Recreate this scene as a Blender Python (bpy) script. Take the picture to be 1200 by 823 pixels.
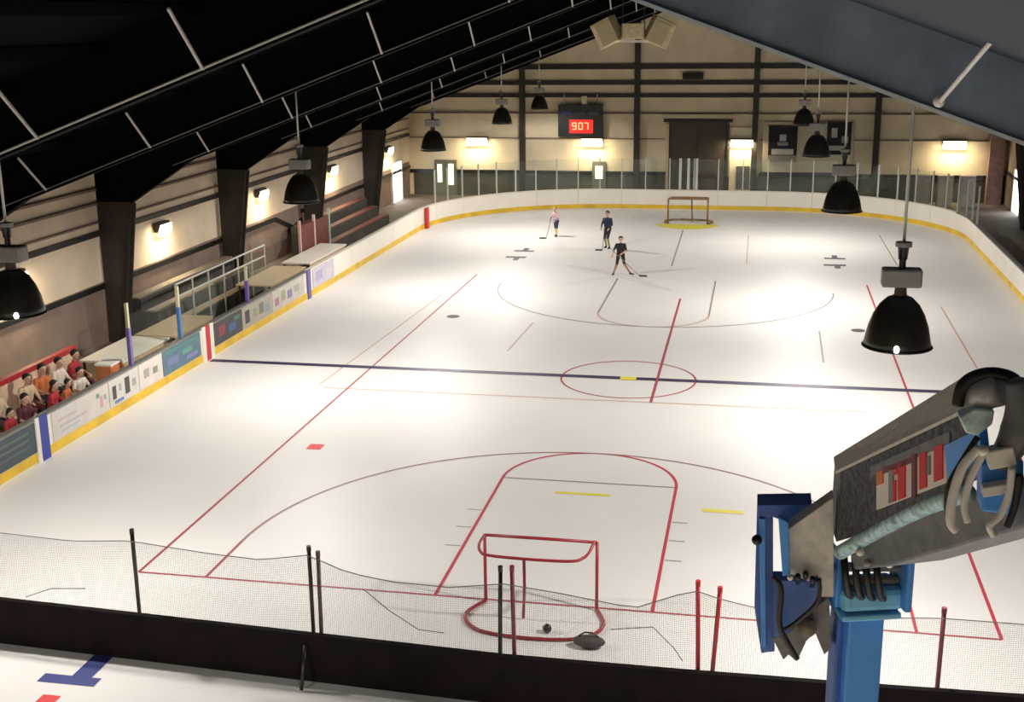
import bpy, bmesh, math, random
import numpy as np
from mathutils import Vector, Matrix
random.seed(7)
for o in list(bpy.data.objects): bpy.data.objects.remove(o)
SC = bpy.context.scene
COL = SC.collection
# ------------------------------------------------------------------ camera
FPX = 1462.4
CAM = Vector((3.312, -18.911, 9.439)); YAW, PIT, ROLL = -.197, .257, -.011
_f = Vector((math.sin(YAW)*math.cos(PIT), math.cos(YAW)*math.cos(PIT), -math.sin(PIT)))
_r = Vector((math.cos(YAW), -math.sin(YAW), 0)); _u = _r.cross(_f)
RT = _r*math.cos(ROLL) + _u*math.sin(ROLL); UP = _u*math.cos(ROLL) - _r*math.sin(ROLL)
cd = bpy.data.cameras.new('camera'); cam = bpy.data.objects.new('camera', cd); COL.objects.link(cam)
cd.sensor_width = 36; cd.lens = FPX/1200*36; cd.clip_start = .05; cd.clip_end = 300
M = Matrix((RT, UP, -_f)).transposed().to_4x4(); M.translation = CAM
cam.matrix_world = M; SC.camera = cam
def ray(u, v): return _f + RT*((u-600)/FPX) - UP*((v-411.5)/FPX)
def at(u, v, Y):                       # pixel + known depth plane Y -> point
    d = ray(u, v); return CAM + d*((Y-CAM.y)/d.y)
def atz(u, v, z=0.):
    d = ray(u, v); return CAM + d*((z-CAM.z)/d.z)
# ------------------------------------------------------------------ world, exposure
W = bpy.data.worlds.new('world'); SC.world = W; W.use_nodes = True
W.node_tree.nodes['Background'].inputs[0].default_value = (.55, .65, .8, 1)
W.node_tree.nodes['Background'].inputs[1].default_value = .05
vs = SC.view_settings; vs.view_transform = 'Standard'; vs.look = 'None'; vs.gamma = 1; vs.exposure = 0.0; vs.use_curve_mapping = False
HIGHBAY_W = 1450.; WALLPACK_W = 110.
# ------------------------------------------------------------------ materials
MT = {}
def mat(name, col, rough=.6, metal=0., var=0., scale=4., bump=0., emit=None, estr=0., spec=.5, coords='Object'):
    if name in MT: return MT[name]
    m = bpy.data.materials.new(name); m.use_nodes = True; MT[name] = m
    nt = m.node_tree; b = nt.nodes['Principled BSDF']
    c = (col[0], col[1], col[2], 1)
    b.inputs['Base Color'].default_value = c; b.inputs['Roughness'].default_value = rough
    b.inputs['Metallic'].default_value = metal; b.inputs['Specular IOR Level'].default_value = spec
    if var or bump:
        tc = nt.nodes.new('ShaderNodeTexCoord'); n = nt.nodes.new('ShaderNodeTexNoise')
        n.inputs['Scale'].default_value = scale; n.inputs['Detail'].default_value = 5
        nt.links.new(tc.outputs[coords], n.inputs['Vector'])
        if var:
            r = nt.nodes.new('ShaderNodeMapRange'); r.inputs[1].default_value = .3; r.inputs[2].default_value = .7
            r.inputs[3].default_value = 1-var; r.inputs[4].default_value = 1+var
            mx = nt.nodes.new('ShaderNodeMix'); mx.data_type = 'RGBA'; mx.blend_type = 'MULTIPLY'; mx.inputs[0].default_value = 1
            mx.inputs[6].default_value = c
            nt.links.new(n.outputs[0], r.inputs[0]); nt.links.new(r.outputs[0], mx.inputs[7]); nt.links.new(mx.outputs[2], b.inputs['Base Color'])
        if bump:
            bp = nt.nodes.new('ShaderNodeBump'); bp.inputs['Strength'].default_value = bump; bp.inputs['Distance'].default_value = .02
            nt.links.new(n.outputs[0], bp.inputs['Height']); nt.links.new(bp.outputs[0], b.inputs['Normal'])
    if emit:
        b.inputs['Emission Color'].default_value = (*emit, 1); b.inputs['Emission Strength'].default_value = estr
    return m
def glassmat(name, col, alpha, rough=.05):
    m = bpy.data.materials.new(name); m.use_nodes = True; nt = m.node_tree
    nt.nodes.remove(nt.nodes['Principled BSDF']); out = nt.nodes['Material Output']
    t = nt.nodes.new('ShaderNodeBsdfTransparent'); g = nt.nodes.new('ShaderNodeBsdfGlossy'); g.inputs['Roughness'].default_value = rough
    g.inputs['Color'].default_value = (*col, 1); t.inputs['Color'].default_value = (.94, .96, .95, 1)
    mx = nt.nodes.new('ShaderNodeMixShader'); mx.inputs[0].default_value = alpha
    nt.links.new(t.outputs[0], mx.inputs[1]); nt.links.new(g.outputs[0], mx.inputs[2]); nt.links.new(mx.outputs[0], out.inputs[0])
    return m
m_floor = mat('rink_floor', (.82, .797, .765), .50, var=.035, scale=.35, spec=.35)
m_conc = mat('concourse_floor', (.16, .13, .11), .7, var=.2, scale=1.5)
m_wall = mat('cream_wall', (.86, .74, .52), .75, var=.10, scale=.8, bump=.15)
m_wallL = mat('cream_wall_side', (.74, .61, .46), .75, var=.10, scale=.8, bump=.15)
m_wains = mat('brown_wainscot', (.24, .175, .14), .75, var=.15, scale=1.2)
m_wainf = mat('green_grey_wainscot', (.085, .082, .058), .75, var=.25, scale=1.2)
m_steel = mat('black_steel', (.003, .003, .0035), .8, var=.2, scale=3, spec=.08)
m_col = mat('dark_brown_steel', (.030, .023, .020), .55, var=.3, scale=3)
m_liner_shade = mat('roof_liner_shaded', (.0025, .0028, .003), .9, spec=.03)  # left roof liner, its shade put into the colour
m_liner_lit = mat('roof_liner_lit', (.026, .042, .068), .8, var=.15, scale=2.2, bump=.2)  # same roof liner on the right slope, coloured as if lit
m_web_lit = mat('steel_web_lit', (.19, .255, .35), .5, var=.22, scale=1.6, bump=.35)  # lit copy of the dark frame steel, light put into the colour
m_rim_lit = mat('steel_flange_lit', (.55, .60, .66), .45, var=.1, scale=3)  # flange of the same steel, lightened as a lit rim
m_conduit = mat('white_conduit', (.85, .83, .78), .45)
m_brace_edge = mat('brace_and_lit_edge', (.55, .53, .49), .5)  # flange braces, and the painted lit edge on the first frame
m_edge_dim = mat('lit_edge_dim', (.22, .21, .20), .5)  # dimmer tone for the painted lit edges of the farther frames
m_white = mat('white_board', (.80, .76, .68), .4, var=.04, scale=1)
m_cap = mat('dark_cap', (.16, .16, .15), .5)
m_cappale = mat('pale_cap', (.72, .68, .60), .5)
m_yellow = mat('yellow_kick', (.72, .47, .03), .45, var=.18, scale=1.5)
m_red = mat('red_paint', (.55, .02, .03), .45)
m_lred = mat('floor_red', (.42, .07, .08), .55)
m_lred2 = mat('floor_red_strong', (.55, .03, .06), .55)
m_lorange = mat('floor_orange', (.62, .40, .28), .55)
m_ldark = mat('floor_dark', (.30, .25, .23), .55)
m_lnavy = mat('floor_navy', (.035, .025, .085), .5)
m_lyel = mat('floor_yellow', (.85, .75, .08), .5)
m_lblue = mat('floor_blue', (.03, .045, .22), .5)
m_lbrt = mat('floor_bright_red', (.75, .02, .03), .5)
m_glass = glassmat('rink_glass', (.7, .75, .72), .035)
m_post = mat('alu_post', (.55, .55, .50), .4, metal=.3)
m_black = mat('black_gloss', (.008, .008, .008), .35)
m_dome = mat('dome_outer', (.020, .019, .015), .32, var=.3, scale=6)
m_domein = mat('dome_inner', (.8, .8, .78), .35)
m_grey = mat('grey_metal', (.32, .31, .29), .45, metal=.2, var=.12, scale=9)
m_bulb = mat('bulb', (1, 1, 1), .5, emit=(1, .93, .8), estr=12)
m_pack = mat('wall_pack_lens', (1, 1, .9), .5, emit=(1, .90, .62), estr=5)
m_day = mat('daylight_pane', (1, 1, 1), .3, emit=(.95, .97, 1), estr=5.0)
m_exit = mat('lit_pane', (1, 1, 1), .3, emit=(1, .95, .6), estr=1.6)
m_skirt = mat('maroon_pad', (.009, .0045, .0045), .8, var=.3, scale=3, spec=.15)
m_net = mat('net_string', (.10, .10, .095), .8)
m_goal = mat('goal_red', (.32, .02, .03), .4)
m_goalfar = mat('goal_brown', (.20, .12, .05), .45)
m_wood = mat('bench_wood', (.62, .45, .27), .5, var=.15, scale=5)
# ------------------------------------------------------------------ mesh helpers
class MB:
    def __init__(s): s.bm = bmesh.new()
    def _add(s, ring_lists, faces):
        v = [s.bm.verts.new(p) for p in ring_lists]
        for f in faces:
            try: s.bm.faces.new([v[i] for i in f])
            except ValueError: pass
        return s
    def hexa(s, p):                     # 4 bottom, 4 top (same order)
        return s._add(p, [(3,2,1,0),(4,5,6,7),(0,1,5,4),(1,2,6,5),(2,3,7,6),(3,0,4,7)])
    def box(s, c, d, rz=0., rot=None):
        R = rot if rot is not None else Matrix.Rotation(rz, 3, 'Z'); c = Vector(c)
        q = [(-1,-1,-1),(1,-1,-1),(1,1,-1),(-1,1,-1),(-1,-1,1),(1,-1,1),(1,1,1),(-1,1,1)]
        return s.hexa([c + R @ Vector((a*d[0]/2, b*d[1]/2, e*d[2]/2)) for a, b, e in q])
    def bar(s, a, b, w, h, up=(0,0,1)): # box beam between points
        a, b = Vector(a), Vector(b); d = (b-a).normalized(); u = Vector(up)
        x = d.cross(u)
        if x.length < 1e-4: x = d.cross(Vector((1,0,0)))
        x.normalize(); y = x.cross(d).normalized()
        return s.hexa([a-x*w/2-y*h/2, a+x*w/2-y*h/2, b+x*w/2-y*h/2, b-x*w/2-y*h/2, a-x*w/2+y*h/2, a+x*w/2+y*h/2, b+x*w/2+y*h/2, b-x*w/2+y*h/2])
    def hose(s, pts, r, n=10):          # tube through smoothly interpolated points
        P = [Vector(p) for p in pts]; rs = r if isinstance(r, (list, tuple)) else [r]*len(P); Q = []; Rr = []
        for i in range(len(P)-1):
            a, b, c, d = P[max(i-1, 0)], P[i], P[i+1], P[min(i+2, len(P)-1)]
            for k in range(6):
                t = k/6; Q.append(.5*(2*b + (c-a)*t + (2*a-5*b+4*c-d)*t*t + (3*b-a-3*c+d)*t**3)); Rr.append(rs[i]+(rs[i+1]-rs[i])*t)
        return s.tube(Q+[P[-1]], Rr+[rs[-1]], n)
    def tube(s, pts, r, n=8, cap=True):
        pts = [Vector(p) for p in pts]; rs = r if isinstance(r, (list, tuple)) else [r]*len(pts)
        rings = []; prev = None
        for i, p in enumerate(pts):
            t = (pts[min(i+1, len(pts)-1)] - pts[max(i-1, 0)]).normalized()
            x = (prev - t*prev.dot(t)) if prev is not None else t.orthogonal()
            if x.length < 1e-5: x = t.orthogonal()
            x.normalize(); prev = x; y = t.cross(x)
            rings.append([s.bm.verts.new(p + (x*math.cos(2*math.pi*k/n) + y*math.sin(2*math.pi*k/n))*rs[i]) for k in range(n)])
        for a, b in zip(rings, rings[1:]):
            for k in range(n): s.bm.faces.new((a[k], a[(k+1)%n], b[(k+1)%n], b[k]))
        if cap: s.bm.faces.new(rings[0][::-1]); s.bm.faces.new(rings[-1])
        return s
    def lathe(s, prof, c=(0,0,0), n=24, closed=False):
        c = Vector(c); rings = []
        for r, z in prof:
            rings.append([s.bm.verts.new(c + Vector((r*math.cos(2*math.pi*k/n), r*math.sin(2*math.pi*k/n), z))) for k in range(n)])
        prs = list(zip(rings, rings[1:])) + ([(rings[-1], rings[0])] if closed else [])
        for a, b in prs:
            for k in range(n): s.bm.faces.new((a[k], a[(k+1)%n], b[(k+1)%n], b[k]))
        if not closed: s.bm.faces.new(rings[0][::-1]); s.bm.faces.new(rings[-1])
        return s
    def prism(s, poly, off):            # polygon extruded by vector
        off = Vector(off); a = [s.bm.verts.new(Vector(p)) for p in poly]; b = [s.bm.verts.new(Vector(p)+off) for p in poly]
        n = len(a); s.bm.faces.new(a); s.bm.faces.new(b[::-1])
        for i in range(n): s.bm.faces.new((a[i], b[i], b[(i+1)%n], a[(i+1)%n]))
        return s
    def strip(s, A, B):                 # ribbon between two polylines
        a = [s.bm.verts.new(Vector(p)) for p in A]; b = [s.bm.verts.new(Vector(p)) for p in B]
        for i in range(len(a)-1): s.bm.faces.new((a[i], a[i+1], b[i+1], b[i]))
        return s
    def ball(s, c, r, sc=(1,1,1), u=12, v=8):
        m = Matrix.Translation(Vector(c)) @ Matrix.Diagonal((sc[0]*r, sc[1]*r, sc[2]*r, 1))
        bmesh.ops.create_uvsphere(s.bm, u_segments=u, v_segments=v, radius=1, matrix=m); return s
    def build(s, name, m, parent=None, smooth=False, bevel=0.):
        bmesh.ops.recalc_face_normals(s.bm, faces=s.bm.faces)
        me = bpy.data.meshes.new(name); s.bm.to_mesh(me); s.bm.free()
        if smooth: me.polygons.foreach_set('use_smooth', [True]*len(me.polygons))
        o = bpy.data.objects.new(name, me); COL.objects.link(o)
        for x in (m if isinstance(m, (list, tuple)) else [m]): me.materials.append(x)
        if parent: o.parent = parent
        if bevel:
            b = o.modifiers.new('bevel', 'BEVEL'); b.width = bevel; b.segments = 2; b.limit_method = 'ANGLE'
        return o
def tag(o, label, cat, group=None):
    o['label'] = label; o['category'] = cat
    if group: o['group'] = group
    return o
def struct(o, label=None):
    o['kind'] = 'structure'
    if label: o['label'] = label
    return o
def empty(name, loc=(0,0,0), rz=0.):
    o = bpy.data.objects.new(name, None); COL.objects.link(o); o.location = loc; o.rotation_euler = (0,0,rz); o.empty_display_size = .1
    return o
def inst(o, parent=None, loc=None, rz=None, name=None):
    c = o.copy(); COL.objects.link(c); c.parent = parent
    if name: c.name = name
    if loc is not None: c.location = loc
    if rz is not None: c.rotation_euler = (0,0,rz)
    return c
def lamp(name, kind, loc, energy, color, parent=None, **kw):
    d = bpy.data.lights.new(name, kind); d.energy = energy; d.color = color
    for k, v in kw.items(): setattr(d, k, v)
    o = bpy.data.objects.new(name, d); COL.objects.link(o); o.location = loc; o.parent = parent
    return o
# ------------------------------------------------------------------ building shell
XL, XR, YN, YF, X0 = -16.3, 15.9, -21.0, 50.1, -.2
SL = .368
def zb(x): return 10.40 - SL*abs(x-X0)      # underside of the roof frames
def zr(x): return 11.35 - SL*abs(x-X0)      # roof liner
floor = struct(MB().box(((XL+XR)/2, (YN+YF)/2, -.1), (XR-XL+.6, YF-YN+.6, .2)).build('floor', m_floor), 'pale sports floor of the rink')
def concourse(x0, x1, y0, y1): struct(MB().box(((x0+x1)/2, (y0+y1)/2, .011), (x1-x0, y1-y0, .02)).build('floor_concourse', m_conc), 'dark concrete walkway outside the boards')
concourse(XL, -12.46, YN, YF); concourse(12.46, XR, YN, YF); concourse(-12.46, 12.46, 46.1, YF)
def gable(y, m, name, t):
    p = [(XL, y, 0), (XR, y, 0), (XR, y, zr(XR)), (X0, y, zr(X0)), (XL, y, zr(XL))]
    return struct(MB().prism(p, (0, t, 0)).build(name, m))
wf = gable(YF, m_wall, 'wall_far', .2); wf['label'] = 'cream gable end wall beyond the rink'
gable(YN, m_wall, 'wall_near', -.2)
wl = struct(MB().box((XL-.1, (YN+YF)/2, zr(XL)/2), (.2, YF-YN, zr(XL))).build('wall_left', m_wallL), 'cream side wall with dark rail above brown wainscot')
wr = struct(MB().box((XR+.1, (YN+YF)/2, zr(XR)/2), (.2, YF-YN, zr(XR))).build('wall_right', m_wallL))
cl = struct(MB().prism([(XL-.3, YN-.2, zr(XL-.3)), (X0, YN-.2, zr(X0)), (X0, YN-.2, zr(X0)+.15), (XL-.3, YN-.2, zr(XL-.3)+.15)], (0, YF-YN+.6, 0)).build('ceiling', m_liner_shade), 'left slope of the roof, shade in its black colour')
cr = struct(MB().prism([(XR+.3, YN-.2, zr(XR+.3)), (X0, YN-.2, zr(X0)), (X0, YN-.2, zr(X0)+.15), (XR+.3, YN-.2, zr(XR+.3)+.15)], (0, YF-YN+.6, 0)).build('ceiling', m_liner_lit), 'right slope of the roof, light in its blue-grey colour')
for k in range(1, 11):
    x = X0 - 1.45*k
    MB().box((x, (YN+YF)/2, zr(x)-.10), (.07, YF-YN-.4, .16)).build('purlin', m_steel, cl)
# left wall: wainscot, rail, girts
MB().box((XL+.02, (YN+49.9)/2, .95), (.05, 49.9-YN, 1.9)).build('wainscot', m_wains, wl)
for y0, y1, z0, z1 in ((YN, 29.4, 2.02, 1.72), (29.4, 31.4, 1.72, 1.05), (31.4, 32.4, 1.05, 1.25), (32.4, 49.9, 1.62, 1.62)):
    MB().bar((XL+.06, y0, z0), (XL+.06, y1, z1), .10, .17).build('rail', m_black, wl)
for z, h in ((3.42, .16), (4.32, .07), (4.75, .07), (3.75, .05)):
    MB().box((XL+.05, (YN+49.9)/2, z), (.12, 49.9-YN, h)).build('girt', m_col if z < 3.5 else m_wains, wl)
# right wall
MB().box((XR-.02, (YN+49.9)/2, .8), (.05, 49.9-YN, 1.6)).build('wainscot', m_wains, wr)
MB().box((XR-.05, (YN+49.9)/2, 1.7), (.1, 49.9-YN, .16)).build('rail', m_black, wr)
# far wall: columns, girts, wainscot
yw = YF-.02
MB().box((0, yw, .62), (XR-XL-.1, .06, 1.24)).build('wainscot', m_wainf, wf)
for a, b in ((XL+.05, -1.75), (3.25, XR-.05)):
    MB().box(((a+b)/2, yw-.03, 1.36), (b-a, .10, .2)).build('rail', m_black, wf)
for z, h, m in ((7.1, .26, m_col), (6.25, .22, m_col), (5.57, .2, m_col), (4.62, .07, m_wains), (3.25, .05, m_wains)):
    hw = min(16, (zb(0)-z)/SL)+1.0
    a, b = max(X0-hw, XL+.1), min(X0+hw, XR-.1)
    for s0, s1 in ((a, -1.85), (-1.85, 3.2), (3.2, b)):
        if z < 4 and s0 == -1.85: continue
        if z == 4.62: s0 = s0
        MB().box(((s0+s1)/2, yw-.05, z), (s1-s0, .12, h)).build('girt', m, wf)
for x in (-9.7, -3.36, 2.97, 9.27):
    MB().box((x, yw-.16, (zb(x)+.4)/2), (.30, .28, zb(x)+.4)).build('wall_column', m_col, wf)
MB().box((15.3, yw-.3, zb(15.3)/2), (.75, .5, zb(15.3))).build('wall_column', mat('pinkish_column', (.36, .22, .20), .6, var=.2), wf)['label'] = 'pinkish boxed corner column'
MB().prism([(XL, yw-.3, zr(XL)-.75), (X0, yw-.3, zr(X0)-.75), (XR, yw-.3, zr(XR)-.75), (XR, yw-.3, zr(XR)-.05), (X0, yw-.3, zr(X0)-.05), (XL, yw-.3, zr(XL)-.05)], (0, .25, 0)).build('gable_beam', m_steel, wf)
# big dark service door in far wall
dr = struct(empty('door_1', (-.06, yw-.06, 0)), 'tall dark brown service door in the end wall')
MB().box((0, 0, 2.08), (3.1, .08, 4.16)).build('door_leaf', mat('door_brown', (.075, .058, .040), .6, var=.2), dr)
MB().box((0, -.05, 4.25), (3.7, .22, .16)).build('lintel', m_col, dr)
MB().box((0, -.06, 4.48), (3.9, .2, .22)).build('header_board', mat('pale_cream', (.72, .63, .45), .6), dr)
MB().box((-1.62, -.04, 2.05), (.14, .2, 4.1)).build('jamb', mat('pale_cream', (.72, .63, .45), .6), dr)
MB().box((1.62, -.04, 2.05), (.10, .2, 4.1)).build('jamb', m_col, dr)
MB().box((0, -.05, 2.1), (.04, .04, 4.0)).build('door_seam', m_black, dr)
wd = struct(empty('door_2', (2.3, yw-.06, 0)), 'cream side door with dark notice beside the service door')
MB().box((0, 0, 1.95), (1.25, .07, 3.9)).build('door_leaf', mat('pale_cream', (.72, .63, .45), .6), wd)
MB().box((.1, -.06, 1.2), (.72, .04, 1.25)).build('notice_board', mat('notice_dark', (.07, .07, .075), .5, var=.5, scale=5), wd)
def litdoor(n, x, z0, z1, w, label, m=m_exit):
    d = struct(empty('door_%d' % n, (x, yw-.06, 0)), label)
    MB().box((0, 0, 1.0), (w+.35, .08, 2.0)).build('door_leaf', mat('door_green', (.16, .17, .12), .6), d)
    MB().box((0, -.05, (z0+z1)/2), (w, .03, z1-z0)).build('window_pane', m, d)
litdoor(3, -14.5, .75, 1.75, .26, 'narrow lit door pane left of its twin near far left corner')
litdoor(4, -13.85, .6, 1.78, .30, 'taller lit door pane right of its twin near far left corner')
litdoor(5, -5.42, 1.05, 1.75, .40, 'lit door pane under the scoreboard')
# bright daylight doors in the side walls
for n, x, y, s, lab in ((6, XL+.06, 47.2, 1, 'glazed door full of daylight in the left wall'), (7, XR-.06, 46.3, -1, 'glazed door full of daylight in the right wall')):
    d = struct(empty('door_%d' % n, (x, y, 0)), lab)
    for dy in (-.95, .95): MB().box((0, dy, 1.1), (.14, .12, 2.2)).build('jamb', m_post, d)
    MB().box((0, 0, 2.2), (.14, 2.0, .12)).build('lintel', m_post, d)
    for dy in (-.44, .44):
        MB().box((0, dy, 1.07), (.05, .80, 2.1)).build('door_pane', m_day, d)
    MB().box((.03*s, 0, 1.05), (.06, .06, 2.1)).build('mullion', m_post, d)
# ------------------------------------------------------------------ steel frames
FY = [-1.9, 6.75, 15.4, 24.05, 32.7, 41.35]
ORD = ['first', 'second', 'third', 'fourth', 'fifth', 'sixth']
def frame(i, y):
    e = empty('roof_frame', (X0, y, 0))
    tag(e, 'dark tapered steel roof frame, %s from the camera' % ORD[i] + (', right rafter coloured as if lit' if i == 0 else ''), 'roof frame', 'steel roof frames')
    def P(x, z, dy=0.): return (x-X0, dy, z)
    for s, xw in ((-1, XL+.08), (1, XR-.08)):
        xk = xw - s*1.15; m = m_steel if s < 0 else (m_web_lit if i == 0 else m_steel); mf = m_steel if s < 0 else (m_rim_lit if i == 0 else m_col)
        xh = xw - s*3.2
        poly = [P(X0, zb(X0)+.0), P(xh, zb(xh)), P(xk, zb(xk)-.55), P(xw, zb(xw)-.55), P(xw, zr(xw)+.03), P(X0, zr(X0)+.03)]
        if s > 0: poly = poly[::-1]
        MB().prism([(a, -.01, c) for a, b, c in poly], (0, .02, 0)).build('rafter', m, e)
        fl = MB()
        for a, b in (((X0, zb(X0)), (xh, zb(xh))), ((xh, zb(xh)), (xk, zb(xk)-.55))):
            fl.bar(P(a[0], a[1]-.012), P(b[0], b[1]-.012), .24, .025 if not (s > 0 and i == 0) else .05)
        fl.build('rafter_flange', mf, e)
        zt = zb(xk)-.55; xb = xw - s*.55
        MB().prism([(a, -.012, c) for a, b, c in (P(xw, 0), P(xw, zt), P(xk, zt), P(xb, 0))], (0, .024, 0)).build('column', m_col, e)
        MB().bar(P(xb, 0), P(xk, zt), .26, .03, up=(0, 1, 0)).hexa([Vector(p) for p in (P(xb-.02*s, 0, -.14), P(xb, 0, -.14), P(xb, 0, .14), P(xb-.02*s, 0, .14), P(xk-.02*s, zt, -.14), P(xk, zt, -.14), P(xk, zt, .14), P(xk-.02*s, zt, .14))]).build('column_flange', m_col, e)
        if s < 0:
            xa = -13.6
            MB().tube([P(X0-.25, zb(X0-.25)+.035, -.15), P(xa, zb(xa)+.035, -.15)], .019 if i < 1 else .013, 6).build('lit_flange_edge', m_brace_edge if i < 1 else m_edge_dim, e)  # pale tube drawn in place of light along the flange edge
            for x in (-1.75, -4.45, -7.13, -9.80, -12.42):
                zz = zb(x)
                MB().bar(P(x, zz+.02, -.16), P(x+.03, zz+.84, -1.16), .038, .034).build('flange_brace', m_brace_edge, e)
        else:
            x = 5.50
            if i == 0:
                MB().tube([P(x, zb(x)+.10, -.2), P(x+.25, zb(x)+.9, -2.2)], .028, 8).build('flange_brace', m_conduit, e)
                MB().ball(P(x, zb(x)+.12, -.22), .075).build('brace_knuckle', m_conduit, e, True)
    return e
for i, y in enumerate(FY): frame(i, y)
# ------------------------------------------------------------------ floor markings (painted, children of the floor)
LZ = .004
def fl(pts, w, m, name='court_line', closed=False, z=LZ):
    pts = [Vector((p[0], p[1], z)) for p in pts]; n = len(pts); A = []; B = []
    for i in range(n):
        if closed: t = pts[(i+1) % n]-pts[i-1]
        else: t = pts[min(i+1, n-1)]-pts[max(i-1, 0)]
        t.normalize(); nn = Vector((-t.y, t.x, 0))*w/2; A.append(pts[i]+nn); B.append(pts[i]-nn)
    if closed: A.append(A[0]); B.append(B[0])
    return MB().strip(A, B).build(name, m, floor)
def arc(cx, cy, r, a0, a1, n=40): return [(cx+r*math.cos(math.radians(a0+(a1-a0)*k/n)), cy+r*math.sin(math.radians(a0+(a1-a0)*k/n))) for k in range(n+1)]
W2 = 7.32
fl([(-W2, 0), (W2, 0)], .055, m_lred, z=.004)
fl([(-W2, 0), (-W2, 27.6)], .055, m_lred, z=.005); fl([(W2, 0), (W2, 27.6)], .06, m_lred2, z=.005)
for s in (-1, 1):
    fl([(s*1.85, 0), (s*1.85, 5.79)], .06, m_lred2, z=.006)
    fl([(s*6.04, 0), (s*6.04, 1.6)], .055, m_lred if s < 0 else m_lred2, z=.006)
    for y in (2.1, 3.0, 3.9): fl([(s*1.9, y), (s*2.2, y)], .035, m_ldark, 'lane_mark')
    fl([(s*1.84, 21.8), (s*1.84, 27.6)], .055, m_ldark, z=.006)
fl([(-1.85, 5.79), (1.85, 5.79)], .05, m_ldark, z=.005)
fl(arc(0, 5.79, 1.85, 0, 180), .06, m_lred2, z=.007)
fl(arc(0, 1.6, 6.04, 0, 180, 60), .05, mat('floor_brown_red', (.36, .17, .16), .55), z=.0075)
fl(arc(0, 13.86, 1.83, 0, 360, 56)[:-1], .055, m_lred, closed=True, z=.006)
fl(arc(0, 21.8, 1.84, 180, 360), .06, m_lorange, z=.007); fl(arc(0, 26.0, 6.04, 180, 360, 60), .05, m_ldark, z=.0075)
fl([(-12.2, 13.9), (12.2, 13.9)], .27, m_lnavy, 'center_line', z=.008)
fl([(-.22, 13.88), (.22, 13.88)], .32, m_lyel, 'center_mark', z=.011)
fl([(-8.0, 11.72), (6.1, 11.78)], .06, m_lorange, z=.004)
fl([(.80, 11.75), (.74, 24.3)], .07, m_lred, z=.009)
fl([(0, 30.35), (-.1, 39.3)], .05, m_ldark); fl([(2.93, 31.1), (2.91, 38.4)], .04, m_lorange)
fl([(-8.2, 12.0), (-7.75, 23.8)], .045, m_lorange); fl([(-3.85, 16.3), (-3.74, 20.0)], .05, m_lorange)
fl([(9.46, 16.4), (9.5, 24.3)], .05, m_lorange); fl([(5.3, 16.4), (5.33, 20.2)], .05, m_ldark); fl([(8.79, 31.6), (8.71, 39.2)], .04, m_ldark)
def rect(x0, x1, y0, y1, m, name, z=.005): return MB().prism([(x0, y0, z), (x1, y0, z), (x1, y1, z), (x0, y1, z)], (0, 0, .001)).build(name, m, floor)
rect(-6.70, -6.36, 6.86, 7.22, m_lbrt, 'faceoff_mark'); rect(-6.68, -6.40, -4.42, -4.17, m_lbrt, 'faceoff_mark')
for s in (-1, 1): MB().lathe([(.22, .004), (.22, .006)], (s*6.53, 20.45, 0), 16).build('faceoff_dot', mat('floor_black', (.06, .055, .06), .6), floor)
def tmark(x, y, f, m, name):
    rect(x-.46, x+.46, y-.12, y+.12, m, name); rect(x-.02, x+.30, y+.12*f if f > 0 else y-.85, y+.85 if f > 0 else y-.12, m, name, .0052)
tmark(-6.53, -3.72, 1, m_lblue, 'tee_mark')
m_ltee = mat('floor_dark_navy', (.10, .09, .13), .6)
for s in (-1, 1):
    rect(s*6.45-.42, s*6.45+.42, 32.75, 33.05, m_ltee, 'tee_mark'); rect(s*6.45-.5, s*6.45+.35, 31.25, 31.6, m_ltee, 'tee_mark')
    rect(s*6.45-.1, s*6.45+.12, 33.05, 33.6, m_ltee, 'tee_mark', .0052); rect(s*6.45-.1, s*6.45+.12, 30.75, 31.25, m_ltee, 'tee_mark', .0052)
rect(2.45, 3.25, 4.54, 4.72, m_lyel, 'yellow_dash'); rect(-.6, .55, 5.05, 5.17, m_lyel, 'yellow_dash')
MB().prism([(p[0], p[1], .004) for p in arc(0, 41.1, 1.5, 180, 360, 24)], (0, 0, .001)).build('goal_crease', m_lyel, floor)
# ------------------------------------------------------------------ rink boards
rb = tag(empty('rink_boards', (0, 45.9, 0)), 'white hockey boards with yellow kick strip running round the rink', 'boards')
BH, BX, BYF, CR = .98, 12.32, 45.9, 8.6
OB = Vector((0, 45.9, 0))
path = []                                   # list of panels, each a list of (x, y) on the inner face
y = -5.0; n = 17; yc = BYF-CR
for s in (-1,):
    st = (yc - y)/n
    for k in range(n): path.append([(-BX, y+st*k), (-BX, y+st*(k+1))])
for k in range(6): path.append(arc(-BX+CR, yc, CR, 180-15*k, 165-15*k, 4))
w = BX-CR; path += [[(-w+2*w*k/3, BYF), (-w+2*w*(k+1)/3, BYF)] for k in range(3)]
for k in range(6): path.append(arc(BX-CR, yc, CR, 90-15*k, 75-15*k, 4))
for k in range(n): path.append([(BX, yc-st*k), (BX, yc-st*(k+1))])
def offs(pl, d):                            # offset outwards (left of travel)
    out = []
    for i, p in enumerate(pl):
        a, b = pl[max(i-1, 0)], pl[min(i+1, len(pl)-1)]
        t = Vector((b[0]-a[0], b[1]-a[1])).normalized(); out.append((p[0]-t.y*d, p[1]+t.x*d))
    return out
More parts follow.
